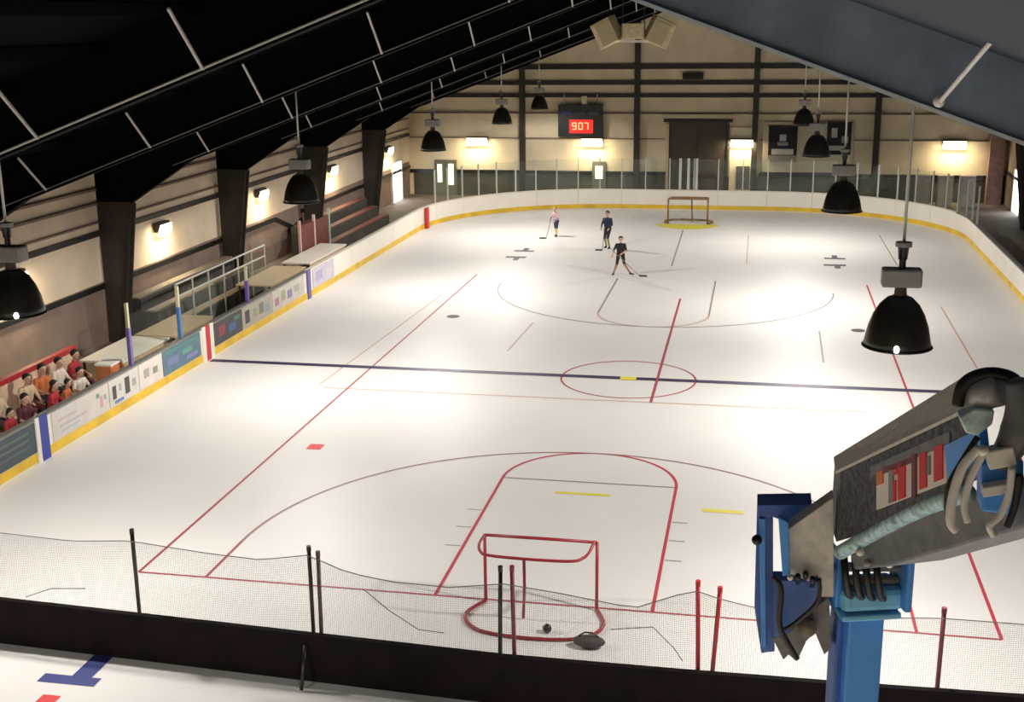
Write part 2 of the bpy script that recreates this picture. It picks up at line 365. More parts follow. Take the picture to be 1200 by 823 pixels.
def wallstrip(pl, d0, d1, z0, z1, g=0.):
    A, B = offs(pl, d0), offs(pl, d1); mb = MB()
    for i in range(len(pl)-1):
        q = [A[i], A[i+1], B[i+1], B[i]]
        q = [Vector((*p, 0)) - OB for p in q]
        if g and i == 0: t = (q[1]-q[0]).normalized()*g; q[0] = q[0]+t; q[3] = q[3]+t
        if g and i == len(pl)-2: t = (q[1]-q[0]).normalized()*g; q[1] = q[1]-t; q[2] = q[2]-t
        mb.hexa([Vector((p.x, p.y, z0)) for p in q] + [Vector((p.x, p.y, z1)) for p in q])
    return mb
ads = {}
for pi, pl in enumerate(path):
    right = pl[0][0] > 5 and pi > 25; left = pi < n
    o = wallstrip(pl, 0, .10, 0, BH, .006).build('board_panel', m_white, rb)
    wallstrip(pl, -.018, .0, .03, .24).build('kick_plate', m_yellow, o)
    wallstrip(pl, -.03, .13, BH, BH+.05).build('cap_rail', m_cap if (right and pi > 30) or left and pi < 11 else m_cappale, o)
def advert(y0, y1, col, prints=(), z0=.27, z1=.95):
    o = MB().box((-BX+.012, (y0+y1)/2-45.9, (z0+z1)/2), (.02, y1-y0, z1-z0)).build('advert_panel', mat('ad_%.2f_%.2f_%.2f' % col, col, .45, var=.08, scale=3), rb)
    for k, (fy, fz, wy, hz, c) in enumerate(prints):     # flat print: fractions of the panel
        MB().box((-BX+.024, y0+(y1-y0)*fy-45.9, z0+(z1-z0)*fz), (.006, (y1-y0)*wy, (z1-z0)*hz)).build('print', mat('ink_%.2f_%.2f_%.2f' % c, c, .5), o)
    return o
DK, GY, PK, TB, GN = (.06, .055, .06), (.36, .34, .33), (.62, .30, .38), (.12, .20, .42), (.14, .30, .20)
advert(2.2, 4.95, (.045, .07, .08), [(.5, .78, .8, .08, (.10, .14, .13)), (.5, .55, .8, .08, (.10, .14, .13)), (.5, .32, .8, .08, (.08, .11, .14)), (.12, .5, .06, .7, (.07, .09, .05))])
advert(5.65, 8.2, (.62, .58, .54), [(.25, .62, .30, .10, (.52, .47, .46)), (.35, .40, .46, .08, (.50, .44, .46)), (.3, .22, .3, .07, (.46, .48, .55)), (.86, .45, .05, .42, PK), (.80, .72, .05, .16, GN), (.93, .55, .04, .2, (.30, .40, .30))])
advert(8.25, 9.75, (.62, .60, .55), [(.16, .50, .12, .50, DK), (.36, .60, .08, .26, GY), (.60, .52, .16, .62, DK), (.84, .50, .12, .28, GY), (.30, .12, .30, .12, TB)])
advert(9.8, 11.1, (.68, .62, .57), [(.30, .55, .22, .34, GY), (.68, .50, .20, .26, (.24, .26, .20))])
advert(11.15, 13.5, (.09, .17, .23), [(.5, .86, .9, .10, (.08, .24, .20)), (.25, .45, .30, .30, (.16, .20, .36)), (.62, .55, .26, .22, (.12, .30, .24)), (.75, .25, .3, .16, (.20, .22, .40))])
advert(14.35, 16.5, (.05, .045, .055), [(.30, .55, .22, .45, (.24, .05, .07)), (.65, .45, .24, .35, (.06, .12, .26)), (.82, .75, .2, .18, (.06, .20, .16))])
advert(16.55, 19.0, (.42, .38, .32), [(.15, .5, .14, .6, DK), (.40, .5, .12, .42, (.30, .34, .22)), (.62, .55, .14, .5, (.20, .20, .16)), (.82, .42, .16, .4, (.26, .34, .36))])
advert(19.05, 22.0, (.55, .51, .46), [(.12, .4, .12, .4, (.40, .20, .32)), (.32, .55, .12, .5, (.34, .34, .22)), (.52, .45, .14, .42, (.26, .22, .46)), (.75, .55, .16, .36, (.40, .36, .32))])
advert(22.9, 25.2, (.55, .50, .60), [(.3, .55, .3, .5, (.40, .36, .55)), (.72, .5, .3, .3, (.62, .54, .56))])
def marker(y0, w, m, z1=BH+.06, lab=None):
    o = MB().box((-BX+.03, y0-45.9, z1/2), (.05, w, z1)).build('line_marker', m, rb); o['label'] = lab; return o
marker(13.95, .30, m_red, lab='red center line stripe on the boards'); marker(14.22, .24, m_white, lab='white edge of the center stripe'); marker(13.70, .20, m_white, lab='white edge of the center stripe')
marker(5.25, .34, mat('stripe_blue', (.03, .05, .32), .45), lab='blue line stripe on the boards'); marker(5.02, .14, m_white)['label'] = 'white edge of the blue stripe'
marker(22.45, .30, mat('stripe_violet', (.13, .10, .35), .45), lab='violet stripe on the boards')
q = at(503, 268, 38.2)
MB().box((-12.15, 38.3-45.9, .5), (.12, .32, .98)).build('line_marker', m_red, rb)['label'] = 'red goal line stripe on the boards'
# glass: stanchions and panes on the far end and right side
gl = tag(empty('rink_glass', (0, 46.0, BH)), 'clear safety glass on grey posts above the far boards', 'safety glass')
OG = Vector((0, 46.0, 0))
gp = []
for pi, pl in enumerate(path):
    if pi < n+1: continue
    pl2 = offs(pl, .05)
    if pi > n+15: continue
    L = [Vector((*p, 0)) for p in pl2]; tot = sum((b-a).length for a, b in zip(L, L[1:])); 
    for k in range(2):
        d = tot*k/2
        for a, b in zip(L, L[1:]):
            if d <= (b-a).length: gp.append(a+(b-a)*(d/(b-a).length)); break
            d -= (b-a).length
pm = MB().box((0, 0, .80), (.055, .07, 1.6)).build('glass_post', m_post, gl)
for k, p in enumerate(gp):
    t = (gp[min(k+1, len(gp)-1)] - gp[max(k-1, 0)]); rz = math.atan2(t.y, t.x)
    loc = (p.x, p.y-46.0, .05)
    if k == 0: pm.location = loc; pm.rotation_euler = (0, 0, rz)
    else: inst(pm, gl, loc, rz)
for a, b in zip(gp, gp[1:]):
    a, b = a-OG, b-OG; d = (b-a).normalized()*.045
    MB().bar(Vector((a.x, a.y, .85))+d, Vector((b.x, b.y, .85))-d, .012, 1.5).build('glass_pane', m_glass, gl)
# three close white posts before the service door
sg = tag(empty('gate_posts', (-.3, 46.25, 0)), 'three close white gate posts before the dark service door', 'gate posts')
for dx in (-.42, 0, .42): MB().box((dx, 0, 1.3), (.13, .06, 2.6)).build('post', m_conduit, sg)
# left side: blue and violet stanchions with panes above the bench boards
for yy, zt, col, lab in ((9.6, 2.65, (.16, .12, .33), 'tall violet and cream glass stanchion beside the white scorer table'), (12.45, 2.5, (.06, .17, .38), 'tall bright blue glass stanchion on teal advert board'), (17.2, 2.15, (.12, .07, .30), 'dark violet glass stanchion past the red center stripe')):
    e = tag(empty('glass_stanchion', (-12.38, yy, BH+.056)), lab, 'stanchion', 'stanchions on the left boards')
    MB().box((0, 0, (zt-1.03)*.3), (.09, .12, (zt-1.03)*.6)).build('post_sleeve', mat('sleeve_%s' % lab[:12], col, .45), e)
    MB().box((0, 0, (zt-1.03)*.8), (.07, .09, (zt-1.03)*.4)).build('post_top', mat('cream_post', (.55, .50, .34), .5), e)
    MB().box((0, 1.25, .7), (.012, 2.35, 1.2)).build('glass_pane', m_glass, e)
# ------------------------------------------------------------------ dividing wall, posts and net
BASE = [(-12.2, -2.62), (-8.3, -2.80), (-4, -3.02), (0, -3.22), (3.7, -3.21), (6.8, -3.10), (12.2, -2.95)]
def by(x): return float(np.interp(x, [p[0] for p in BASE], [p[1] for p in BASE]))
dv = tag(empty('divider_wall', (0, -3.15, 0)), 'low dark maroon padded divider across the near floor', 'divider')
xs = np.linspace(-12.15, 12.15, 11)
for a, b in zip(xs, xs[1:]):
    A, B = Vector((a-.002, by(a)+3.15, 0)), Vector((b+.002, by(b)+3.15, 0))
    MB().bar(A+Vector((0, 0, .38)), B+Vector((0, 0, .38)), .10, .76).build('pad_panel', m_skirt, dv)
nt_ = tag(empty('barrier_net', (0, -3.05, 0)), 'sagging see-through net strung above the dark divider', 'net')
NT = [(-12.2, 1.85), (-8.03, 1.82), (-6.87, 1.80), (-5.86, 1.90), (-5.25, 1.86), (-4.54, 1.82), (-3.71, 1.80), (-2.95, 1.95), (-2.36, 1.74), (-1.71, 1.66), (-.81, 1.66), (0, 1.80), (.79, 1.72), (1.84, 1.58), (2.65, 1.92), (3.05, 1.80), (3.64, 1.70), (4.7, 1.66), (5.85, 1.74), (6.6, 1.73), (9, 1.68), (12.2, 1.85)]
def nz(x): return float(np.interp(x, [p[0] for p in NT], [p[1] for p in NT]))
mb = MB(); z0 = .08
def npt(x, t): 
    billow = .10*math.sin(x*1.7)*math.sin(math.pi*t)
    return Vector((x, by(x)+.13+3.05+billow*.6, z0+(nz(x)-z0)*t))
for x in np.arange(-12.15, 12.16, .030): mb.tube([npt(x, t) for t in (0, .25, .5, .75, 1)], .0016, 3, cap=False)
gx = np.arange(-12.15, 12.16, .27)
for k in range(61): mb.tube([npt(x, k/60) for x in gx], .0016, 3, cap=False)
o = mb.build('net_mesh', m_net, nt_); o['kind'] = 'stuff'
MB().tube([npt(x, 1) for x in gx], .008, 5).build('head_rope', mat('rope_grey', (.16, .15, .14), .8), nt_)
for pts in ([(425, 690), (455, 715), (490, 738), (520, 742)], [(715, 738), (765, 735), (790, 760), (800, 775)], [(100, 690), (60, 690), (30, 700)]):
    MB().tube([Vector(at(u, v, -2.93)) - Vector((0, -3.05, 0)) for u, v in pts], .007, 5).build('net_fold', mat('rope_grey', (.16, .15, .14), .8), nt_)  # cords stand in for dark fold lines of the net
PST = [(-5.86, 2.05, 0, m_black, 'black net post standing alone at the left'), (-2.97, 2.05, .0, m_black, 'black net post, left of the close pair left of the near goal'), (-2.83, 1.98, -.02, mat('brown_post', (.11, .06, .05), .5), 'brown net post, right of the close pair left of the near goal'),
       (-.07, 2.02, -.03, m_black, 'black net post before the near goal'), (.10, 2.04, .03, mat('maroon_post', (.22, .03, .05), .5), 'maroon net post before the near goal'),
       (2.70, 2.02, .05, m_red, 'dark red net post, upright, right of the near goal'), (3.0, 1.95, -.10, m_red, 'dark red net post leaning left, right of the near goal'), (5.95, 1.85, -.01, mat('maroon_post', (.22, .03, .05), .5), 'maroon net post right of the blue lift')]
for x, zt, lean, m, lab in PST:
    e = tag(empty('net_post', (x, by(x)+.23, 0)), lab, 'post', 'net posts')
    MB().tube([(lean, 0, .02), (0, 0, zt-.08)], .032, 8).build('pole', m, e, True)
    MB().tube([(0, 0, zt-.08), (0, 0, zt)], .036, 8).build('post_cap', m, e)
    MB().lathe([(.065, 0), (.065, .02), (.04, .04)], (lean, 0, 0), 12).build('foot', m_black, e)
    if lab.startswith('black net post, left of the close pair'): MB().tube([(-.01, -.34, .62), (-.01, -.46, .3), (-.01, -.58, .02)], .028, 8).build('prop_leg', m_black, e, True)
# ------------------------------------------------------------------ goals
def goal(loc, m, rz, lab, r=.028, ballast=True):
    e = tag(empty('hockey_goal', loc, rz), lab, 'goal', 'hockey goals')
    # local: opening faces +y, back towards -y
    for s in (-1, 1): MB().tube([(s*.94, 0, r), (s*.94, 0, 1.22)], r, 10).build('goal_post', m, e, True)
    MB().tube([(-.94, 0, 1.22), (.94, 0, 1.22)], r, 10).build('crossbar', m, e, True)
    MB().hose([(-.94, 0, 1.22), (-.95, -.35, 1.22), (-.88, -.62, 1.2), (-.7, -.74, 1.19), (0, -.78, 1.19), (.62, -.74, 1.19), (.80, -.6, 1.2), (.86, -.4, 1.21), (.88, -.2, 1.22), (.90, 0, 1.22)], r*.9, 10).build('top_shelf_bar', m, e, True)
    MB().hose([(-.94, 0, r), (-1.10, -.30, r), (-1.16, -.55, r), (-1.05, -.85, r), (-.78, -1.08, r), (-.3, -1.18, r), (.3, -1.18, r), (.75, -1.08, r), (1.03, -.85, r), (1.12, -.55, r), (1.06, -.28, r), (.94, 0, r)], r*1.1, 10).build('base_frame', m, e, True)
    MB().tube([(-.13, -.78, 1.19), (-.16, -.60, .6), (-.20, -.52, r)], r*.9, 8).build('center_support', m, e, True)
    return e
g1 = goal((0, -.10, 0), m_goal, 0, 'red frame of the near hockey goal behind the net')
goal((0, 41.1, 0), m_goalfar, math.pi, 'small brown frame of the distant hockey goal on yellow crease', .045)
tag(MB().ball((.26, -1.0, .075), .075).build('ball', m_black, smooth=True), 'small black ball lying in the near goal', 'ball')
e = tag(empty('equipment_bag', (.98, -1.36, 0)), 'dark lumpy bag lying at the near goal base corner', 'bag')
MB().ball((0, 0, .10), .1, (2.6, 1.3, .95), 16, 10).build('bag_body', mat('bag_dark', (.06, .045, .045), .8, bump=.6, scale=9), e, True)
MB().tube([(-.16, 0, .18), (-.06, -.02, .26), (.06, -.02, .26), (.16, 0, .18)], .014, 6).build('handle', m_black, e, True)
# ------------------------------------------------------------------ high-bay lamps
LAMPZ = 5.12
def make_lamp(x, y, lab, tagd=False, power=1.):
    e = tag(empty('dome_lamp', (x, y, LAMPZ)), lab, 'lamp', 'hanging dome lamps')
    top = zr(x)-LAMPZ-.02
    MB().tube([(0, 0, 1.40), (0, 0, top)], .022, 8).build('rod', m_post, e, True)
    MB().lathe([(.03, 1.18), (.06, 1.20), (.075, 1.36), (.10, 1.38), (.10, 1.42), (.03, 1.43)], n=16).build('hanger_socket', m_black, e, True)
    MB().lathe([(.11, 1.37), (.11, 1.43)], n=16).build('canopy_cap', m_grey, e)
    MB().box((0, 0, .95), (.52, .26, .25)).build('ballast_box', m_grey, e, bevel=.03)
    MB().lathe([(.045, 1.06), (.045, 1.2)], n=12).build('stem', m_black, e)
    MB().lathe([(.075, .66), (.085, .70), (.075, .84)], n=16).build('neck', mat('neck_brown', (.09, .06, .045), .5), e)
    pr = [(.10, .70), (.17, .67), (.26, .58), (.34, .44), (.40, .27), (.435, .10), (.455, .0)]
    MB().lathe(pr + [(r-.012, z-.006) for r, z in pr[::-1]], n=32, closed=True).build('reflector', [m_dome], e, True)
    pi_ = [(r-.014, z-.008) for r, z in pr]
    s = MB(); s.lathe(pi_ + [(r-.006, z-.003) for r, z in pi_[::-1]], n=32, closed=True); s.build('reflector_lining', m_domein, e, True)
    MB().lathe([(.46, -.012), (.475, 0), (.46, .02), (.445, .0)], n=32, closed=True).build('rim', m_dome, e, True)
    MB().ball((0, 0, .40), .085, (1, 1, 1.6)).build('bulb', m_bulb, e, True)
    if tagd:
        d_ = Vector((CAM.x-x, CAM.y-y, 0)).normalized()*.445
        MB().ball((d_.x, d_.y, .05), .045, (.8, .8, 1.2)).build('lit_port', m_bulb, e, True)
    lamp('lamp_light', 'SPOT', (0, 0, -.02), HIGHBAY_W*power, (1, .945, .88), e, spot_size=math.radians(174), spot_blend=.3, shadow_soft_size=.16)
    return e
LY = [-1.7, 11.0, 24.2, 36.3, 46.0]
for i, y in enumerate(LY):
    make_lamp(-8.05, y, 'dark dome lamp in the left hanging row, %s from the camera' % ORD[i], i == 0, .25 if i == 4 else 1.)
RX = [5.24, 5.22, 5.10, 5.05, 5.0]
for i, y in enumerate([-1.7, 11.0, 23.4, 36.0]):
    make_lamp(RX[i], y, 'dark dome lamp in the right hanging row, %s from the camera' % ORD[i], i == 0)
for x in (-8.05, 5.24): make_lamp(x, -16.4, 'unseen dome lamp added beside the camera position on the %s' % ('left' if x < 0 else 'right'))  # unseen pair, placed to light the near floor and the lift
# ------------------------------------------------------------------ wall lamps
def wallpack(x, y, z, rz, lab, w=.62):
    e = tag(empty('wall_lamp', (x, y, z), rz), lab, 'wall lamp', 'lit wall lamps')      # local -y points into the room
    MB().prism([(-w/2, 0, -.14), (-w/2, 0, .18), (-w/2, -.16, .18), (-w/2, -.22, .06), (-w/2, -.12, -.14)], (w, 0, 0)).build('housing', m_col, e)
    MB().prism([(-w/2+.02, -.11, -.26), (-w/2+.02, -.21, .10), (-w/2+.02, -.27, .08), (-w/2+.02, -.20, -.29)], (w-.04, 0, 0)).build('lens', m_pack, e)
    lamp('lamp_light', 'AREA', (0, -.34, -.08), WALLPACK_W, (1, .82, .52), e, shape='RECTANGLE', size=w, size_y=.25).rotation_euler = (math.radians(35), 0, 0)
for y, lab in ((10.7, 'lit wall lamp on the left wall, nearest, behind the hanging dome lamp'), (19.3, 'lit wall lamp on the left wall between the first two dark columns'), (27.9, 'lit wall lamp on the left wall, third from the camera'), (36.5, 'lit wall lamp on the left wall, fourth from the camera'), (45.6, 'lit wall lamp on the left wall nearest the far corner')):
    wallpack(XL+.06, y, 3.0, math.pi/2, lab, .8)
for x, lab in ((-12.26, 'lit wall lamp at the left of the end wall'), (-5.8, 'lit wall lamp under the scoreboard'), (2.3, 'lit wall lamp over the cream side door'), (13.2, 'lit wall lamp at the right of the end wall')):
    wallpack(x, yw-.12, 3.15, 0, lab, 1.2)
# ------------------------------------------------------------------ scoreboard, banners, speakers
sb = tag(empty('scoreboard', (-6.43, yw-.30, 4.24)), 'black scoreboard with glowing red digits on the end wall', 'scoreboard')
MB().box((0, 0, 0), (2.46, .22, 1.74)).build('cabinet', m_black, sb, bevel=.02)
MB().box((.05, -.12, -.31), (1.30, .03, .74)).build('clock_window', mat('led_red', (.3, 0, 0), .4, emit=(1, .03, .02), estr=.9), sb)
m_led = mat('led_orange', (1, .3, .1), .4, emit=(1, .38, .16), estr=1.6)
SEG = {'8': 'abcdefg', '0': 'abcdef', '7': 'abc', '9': 'abcdfg', '2': 'abged'}
for ch, x in (('9', -.33), ('0', .02), ('7', .33)):
    mb = MB(); w_, h_ = .20, .34
    for sname in SEG[ch]:
        px, pz, wx, wz = {'a': (0, h_/2, w_, .06), 'g': (0, 0, w_, .06), 'd': (0, -h_/2, w_, .06), 'b': (w_/2, h_/4, .06, h_/2), 'c': (w_/2, -h_/4, .06, h_/2), 'f': (-w_/2, h_/4, .06, h_/2), 'e': (-w_/2, -h_/4, .06, h_/2)}[sname]
        mb.box((x+px, -.145, -.29+pz), (wx, .02, wz))
    mb.build('digit', m_led, sb)
for x, c in ((-.75, (.03, .05, .16)), (0, (.05, .05, .04)), (.7, (.05, .10, .08))): MB().box((x, -.12, .40), (.55, .03, .2)).build('caption_strip', mat('strip_%d' % int(x*100), c, .5), sb)
for x in (-.9, .9): MB().box((x, .02, 1.15), (.06, .06, .6)).build('bracket', m_grey, sb)
MB().box((.2, .02, 1.1), (.28, .18, .42)).build('horn_box', mat('pale_cream', (.72, .63, .45), .6), sb)
sh = tag(empty('backing_sheet', (5.75, yw-.18, 2.85)), 'pale cream sheet board behind the dark banners', 'board')
MB().box((0, 0, 0), (4.7, .03, 2.7)).build('sheet', mat('pale_cream2', (.66, .58, .42), .7, var=.1), sh)
MB().box((0, -.02, -1.36), (4.8, .05, .1)).build('bottom_rail', m_black, sh)
def banner(x, z, w, h, lab, shapes, cat='banner'):
    e = tag(empty('banner', (x, yw-.24, z)), lab, cat)
    MB().box((0, 0, 0), (w, .03, h)).build('cloth', mat('banner_black', (.02, .018, .025), .8), e)
    for k, (sx, sz, sw, shh, c) in enumerate(shapes): MB().box((sx, -.022-.002*k, sz), (sw, .01, shh)).build('print', mat('print_%s' % str(c), c, .7), e)
    MB().tube([(-w/2-.05, -.02, h/2), (w/2+.05, -.02, h/2)], .03, 6).build('hanging_rod', m_col, e)
banner(4.45, 3.05, 1.5, 1.9, 'black banner with white emblem hanging right of the cream door', [(0, .32, .34, .34, (.6, .58, .55)), (0, .0, .55, .18, (.35, .33, .36)), (0, -.42, 1.15, .3, (.62, .6, .56)), (0, -.78, 1.5, .34, (.32, .30, .24))])
banner(7.35, 3.35, 1.25, 1.7, 'dark banner with pale blocks, farther right on the cream sheet', [(-.25, .3, .3, .5, (.55, .52, .48)), (.3, -.05, .35, .35, (.35, .33, .3)), (-.1, -.5, .8, .25, (.5, .47, .4))])
sp = tag(empty('speaker_cluster', (X0-.1, 17.0, 8.95)), 'beige cluster of three loudspeakers hanging under the ridge', 'loudspeakers')
m_sp = mat('speaker_beige', (.75, .65, .40), .6, var=.2, scale=8)
for s in (-1, 1):
    R = Matrix.Rotation(s*.45, 3, 'Y') @ Matrix.Rotation(s*.35, 3, 'Z')
    o = MB().box((s*.72, 0, .22), (.62, .5, .72), rot=R).build('speaker_box', m_sp, sp, bevel=.02)
    MB().box((s*.72, -.27, .20), (.50, .04, .60), rot=R).build('speaker_grille', mat('grille', (.55, .46, .27), .8), o)
MB().box((0, .05, .24), (.62, .45, .42)).build('speaker_box', m_sp, sp, bevel=.02)
MB().box((0, -.05, -.04), (.95, .1, .07)).build('hanging_bar', m_conduit, sp)
for s in (-1, 1): MB().bar((s*.47, -.05, -.04), (s*.85, -.1, -.20), .1, .06).build('bracket', m_conduit, sp)
for s in (-.3, .3): MB().tube([(s, 0, .4), (s, 0, zr(X0)-8.95-.1)], .015, 6).build('chain', m_col, sp)
tag(MB().box((-.4, yw-.14, 6.6), (1.1, .1, .36)).box((-.4, yw-.2, 6.72), (1.0, .06, .04)).box((-.4, yw-.2, 6.6), (1.0, .06, .04)).box((-.4, yw-.2, 6.48), (1.0, .06, .04)).build('wall_vent', mat('vent_dark', (.025, .028, .018), .7)), 'small dark louvred vent above the service door', 'vent')
# ------------------------------------------------------------------ people
def person(name_label, loc, rz, J, cols, h=1.7, hair=(.012, .01, .009), cat='person', group=None, skin=(.62, .38, .27)):
    """J: joints in metres for 1.7 m height, x forward, y left, z up"""
    s = h/1.7
    J = {k: Vector(v)*s for k, v in J.items()}
    C = []                                   # capsules: a, ra, b, rb, region
    def cap(a, ra, b, rb_, reg): C.append((Vector(a), ra*s, Vector(b), rb_*s, reg))
    pel, chest, neck, head = J['pelvis'], J['chest'], J['neck'], J['head']
    lat = (J['hipL']-J['hipR']).normalized(); fwd = J['fwd'].normalized() if 'fwd' in J else Vector((1, 0, 0))
    for sd in ('L', 'R'):
        o = lat*(.06*s if sd == 'L' else -.06*s)
        cap(pel+o, .105, chest+o*1.3, .115, 'shirt'); cap(J['hip'+sd], .095, J['knee'+sd], .062, 'pants'); cap(J['knee'+sd], .060, J['ank'+sd], .042, 'socks')
        cap(J['ank'+sd], .045, J['ank'+sd]+Vector((J['toe'+sd]-J['ank'+sd]))*.35+Vector((0, 0, -.02*s)), .045, 'shoes'); cap(J['ank'+sd]+Vector((0, 0, -.03*s)), .042, J['toe'+sd], .032, 'shoes')
        cap(chest+o*.6+Vector((0, 0, .03*s)), .085, J['sh'+sd], .052, 'shirt'); cap(J['sh'+sd], .060, J['el'+sd], .045, 'sleeve'); cap(J['el'+sd], .043, J['wr'+sd], .030, 'arm')
        d = (J['wr'+sd]-J['el'+sd]).normalized(); cap(J['wr'+sd], .030, J['wr'+sd]+d*.07*s, .036, 'skin')
        cap(pel, .11, J['hip'+sd], .10, 'pants')
    cap(chest, .07, neck, .052, 'shirt'); cap(neck, .050, head+Vector((0, 0, -.06*s)), .052, 'skin')
    cap(head+Vector((0, 0, .03*s)), .092, head-fwd*.015*s+Vector((0, 0, .03*s)), .094, 'skin'); cap(head+fwd*.02*s+Vector((0, 0, -.05*s)), .066, head+fwd*.03*s+Vector((0, 0, -.07*s)), .056, 'skin')
    cap(head+fwd*.095*s+Vector((0, 0, .01*s)), .012, head+fwd*.108*s+Vector((0, 0, -.022*s)), .018, 'skin')
    for sd in (-1, 1): cap(head+lat*sd*.088*s+Vector((0, 0, .015*s)), .018, head+lat*sd*.09*s+Vector((0, 0, -.02*s)), .014, 'skin')
    mb = MB()
    for a, ra, b, rb_, reg in C:
        d = b-a; L = d.length; t = d.normalized() if L > 1e-6 else Vector((0, 0, 1)); pts = []; rs = []
        for k in range(4): q = math.pi/2*(1-k/3.); pts.append(a - t*ra*math.sin(q)); rs.append(max(ra*math.cos(q), .002))
        for k in range(4): q = math.pi/2*k/3.; pts.append(b + t*rb_*math.sin(q)); rs.append(max(rb_*math.cos(q), .002))
        for k in range(1, len(pts)):
            if (pts[k]-pts[k-1]).length < 1e-5: pts[k] = pts[k] + t*1e-4
        mb.tube(pts, rs, 10)
    tmp = mb.build('tmp', [])
    rm = tmp.modifiers.new('r', 'REMESH'); rm.mode = 'VOXEL'; rm.voxel_size = .017*s
    sm = tmp.modifiers.new('s', 'SMOOTH'); sm.iterations = 3; sm.factor = .5
    dg = bpy.context.evaluated_depsgraph_get(); me = bpy.data.meshes.new_from_object(tmp.evaluated_get(dg))
    bpy.data.objects.remove(tmp)
    regs = ['shirt', 'sleeve', 'arm', 'pants', 'socks', 'shoes', 'skin']
    me.materials.clear()
    for r in regs:
        c = cols.get(r, skin); me.materials.append(mat('cloth_%.2f_%.2f_%.2f' % c, c, .8))
    n_ = len(me.polygons); cen = np.empty(n_*3); me.polygons.foreach_get('center', cen); cen = cen.reshape(-1, 3)
    best = np.full(n_, 1e9); mi = np.zeros(n_, int)
    for a, ra, b, rb_, reg in C:
        a_, b_ = np.array(a), np.array(b); d = b_-a_; L2 = max(d@d, 1e-9); t = np.clip(((cen-a_)@d)/L2, 0, 1)
        dist = np.linalg.norm(cen-(a_+t[:, None]*d), axis=1)-(ra+(rb_-ra)*t); w_ = dist < best; best[w_] = dist[w_]; mi[w_] = regs.index(reg)
    me.polygons.foreach_set('material_index', mi.astype(np.int32)); me.polygons.foreach_set('use_smooth', np.ones(n_, bool))
    # fingers
    bm = bmesh.new(); bm.from_mesh(me); fb = MB(); fb.bm.free(); fb.bm = bm; nf0 = len(bm.faces)
    for sd in ('L', 'R'):
        d = (J['wr'+sd]-J['el'+sd]).normalized(); side = d.cross(Vector((0, 0, 1)))
        side = side.normalized() if side.length > .1 else Vector((0, 1, 0)); pn = side.cross(d); b0 = J['wr'+sd]+d*.075*s
        for k, ln in enumerate((.062, .072, .068, .054)):
            q = b0+side*(k-1.5)*.018*s; fb.tube([q, q+d*ln*.55*s-pn*.012*s, q+d*ln*.85*s-pn*.036*s], [.009*s, .008*s, .006*s], 6)
        q = J['wr'+sd]+d*.03*s-side*.03*s; fb.tube([q, q-side*.025*s+d*.025*s, q-side*.028*s+d*.055*s-pn*.015*s], [.011*s, .010*s, .007*s], 6)
    bm.faces.ensure_lookup_table()
    for f in bm.faces[nf0:]: f.material_index = 6; f.smooth = True
    nf1 = len(bm.faces)
    for sd in (-1, 1): fb.ball(head+fwd*.088*s+lat*sd*.032*s+Vector((0, 0, .02*s)), .011*s, u=8, v=6)
    fb.tube([head+fwd*.092*s-lat*.022*s+Vector((0, 0, -.055*s)), head+fwd*.097*s+Vector((0, 0, -.057*s)), head+fwd*.092*s+lat*.022*s+Vector((0, 0, -.055*s))], .006*s, 5)
    bm.faces.ensure_lookup_table()
    me.materials.append(mat('face_dark', (.04, .02, .02), .6))
    for f in bm.faces[nf1:]: f.material_index = 7
    bm.to_mesh(me); bm.free()
    o = bpy.data.objects.new('person', me); COL.objects.link(o); o.location = loc; o.rotation_euler = (0, 0, rz)
    tag(o, name_label, cat, group)
    hb = MB(); hb.ball(head-fwd*.018*s+Vector((0, 0, .045*s)), .106*s, (1, .98, .98), 16, 12)
    bmesh.ops.bisect_plane(hb.bm, geom=hb.bm.verts[:]+hb.bm.edges[:]+hb.bm.faces[:], plane_co=head+Vector((0, 0, .02*s)), plane_no=(fwd*.75-Vector((0, 0, .8))), clear_outer=True)
    hb.build('hair', mat('hair_%.2f' % hair[0], hair, .7), o, True)
    return o
def stand(dx=0., stride=.1, armf=.1, bend=0.):
    J = dict(pelvis=(0, 0, .93), chest=(.02+bend, 0, 1.28), neck=(.03+bend*1.3, 0, 1.42), head=(.06+bend*1.6, 0, 1.57), fwd=(1, 0, 0))
    for s, n_ in ((1, 'L'), (-1, 'R')):
        J['hip'+n_] = (0, s*.09, .90); J['knee'+n_] = (s*stride*.5+.03, s*.11, .49); J['ank'+n_] = (s*stride-.03, s*.12, .075); J['toe'+n_] = (s*stride+.13, s*.14, .034)
        J['sh'+n_] = (.02+bend, s*.172, 1.34); J['el'+n_] = (armf*.6+bend, s*.25, 1.10); J['wr'+n_] = (armf*2.2+bend, s*.19, .95)
    return J
def sit(lean=.05, arm=.0):
    J = dict(pelvis=(0, 0, .56), chest=(lean, 0, .90), neck=(lean*1.4, 0, 1.04), head=(lean*1.8+.03, 0, 1.19), fwd=(1, 0, 0))
    for s, n_ in ((1, 'L'), (-1, 'R')):
        J['hip'+n_] = (.02, s*.09, .54); J['knee'+n_] = (.42, s*.13, .50); J['ank'+n_] = (.40, s*.13, .075); J['toe'+n_] = (.55, s*.14, .034)
        J['sh'+n_] = (lean, s*.172, .955); J['el'+n_] = (lean+.06, s*.25, .74+arm); J['wr'+n_] = (lean+.27, s*.15, .66+arm*1.5)
    return J
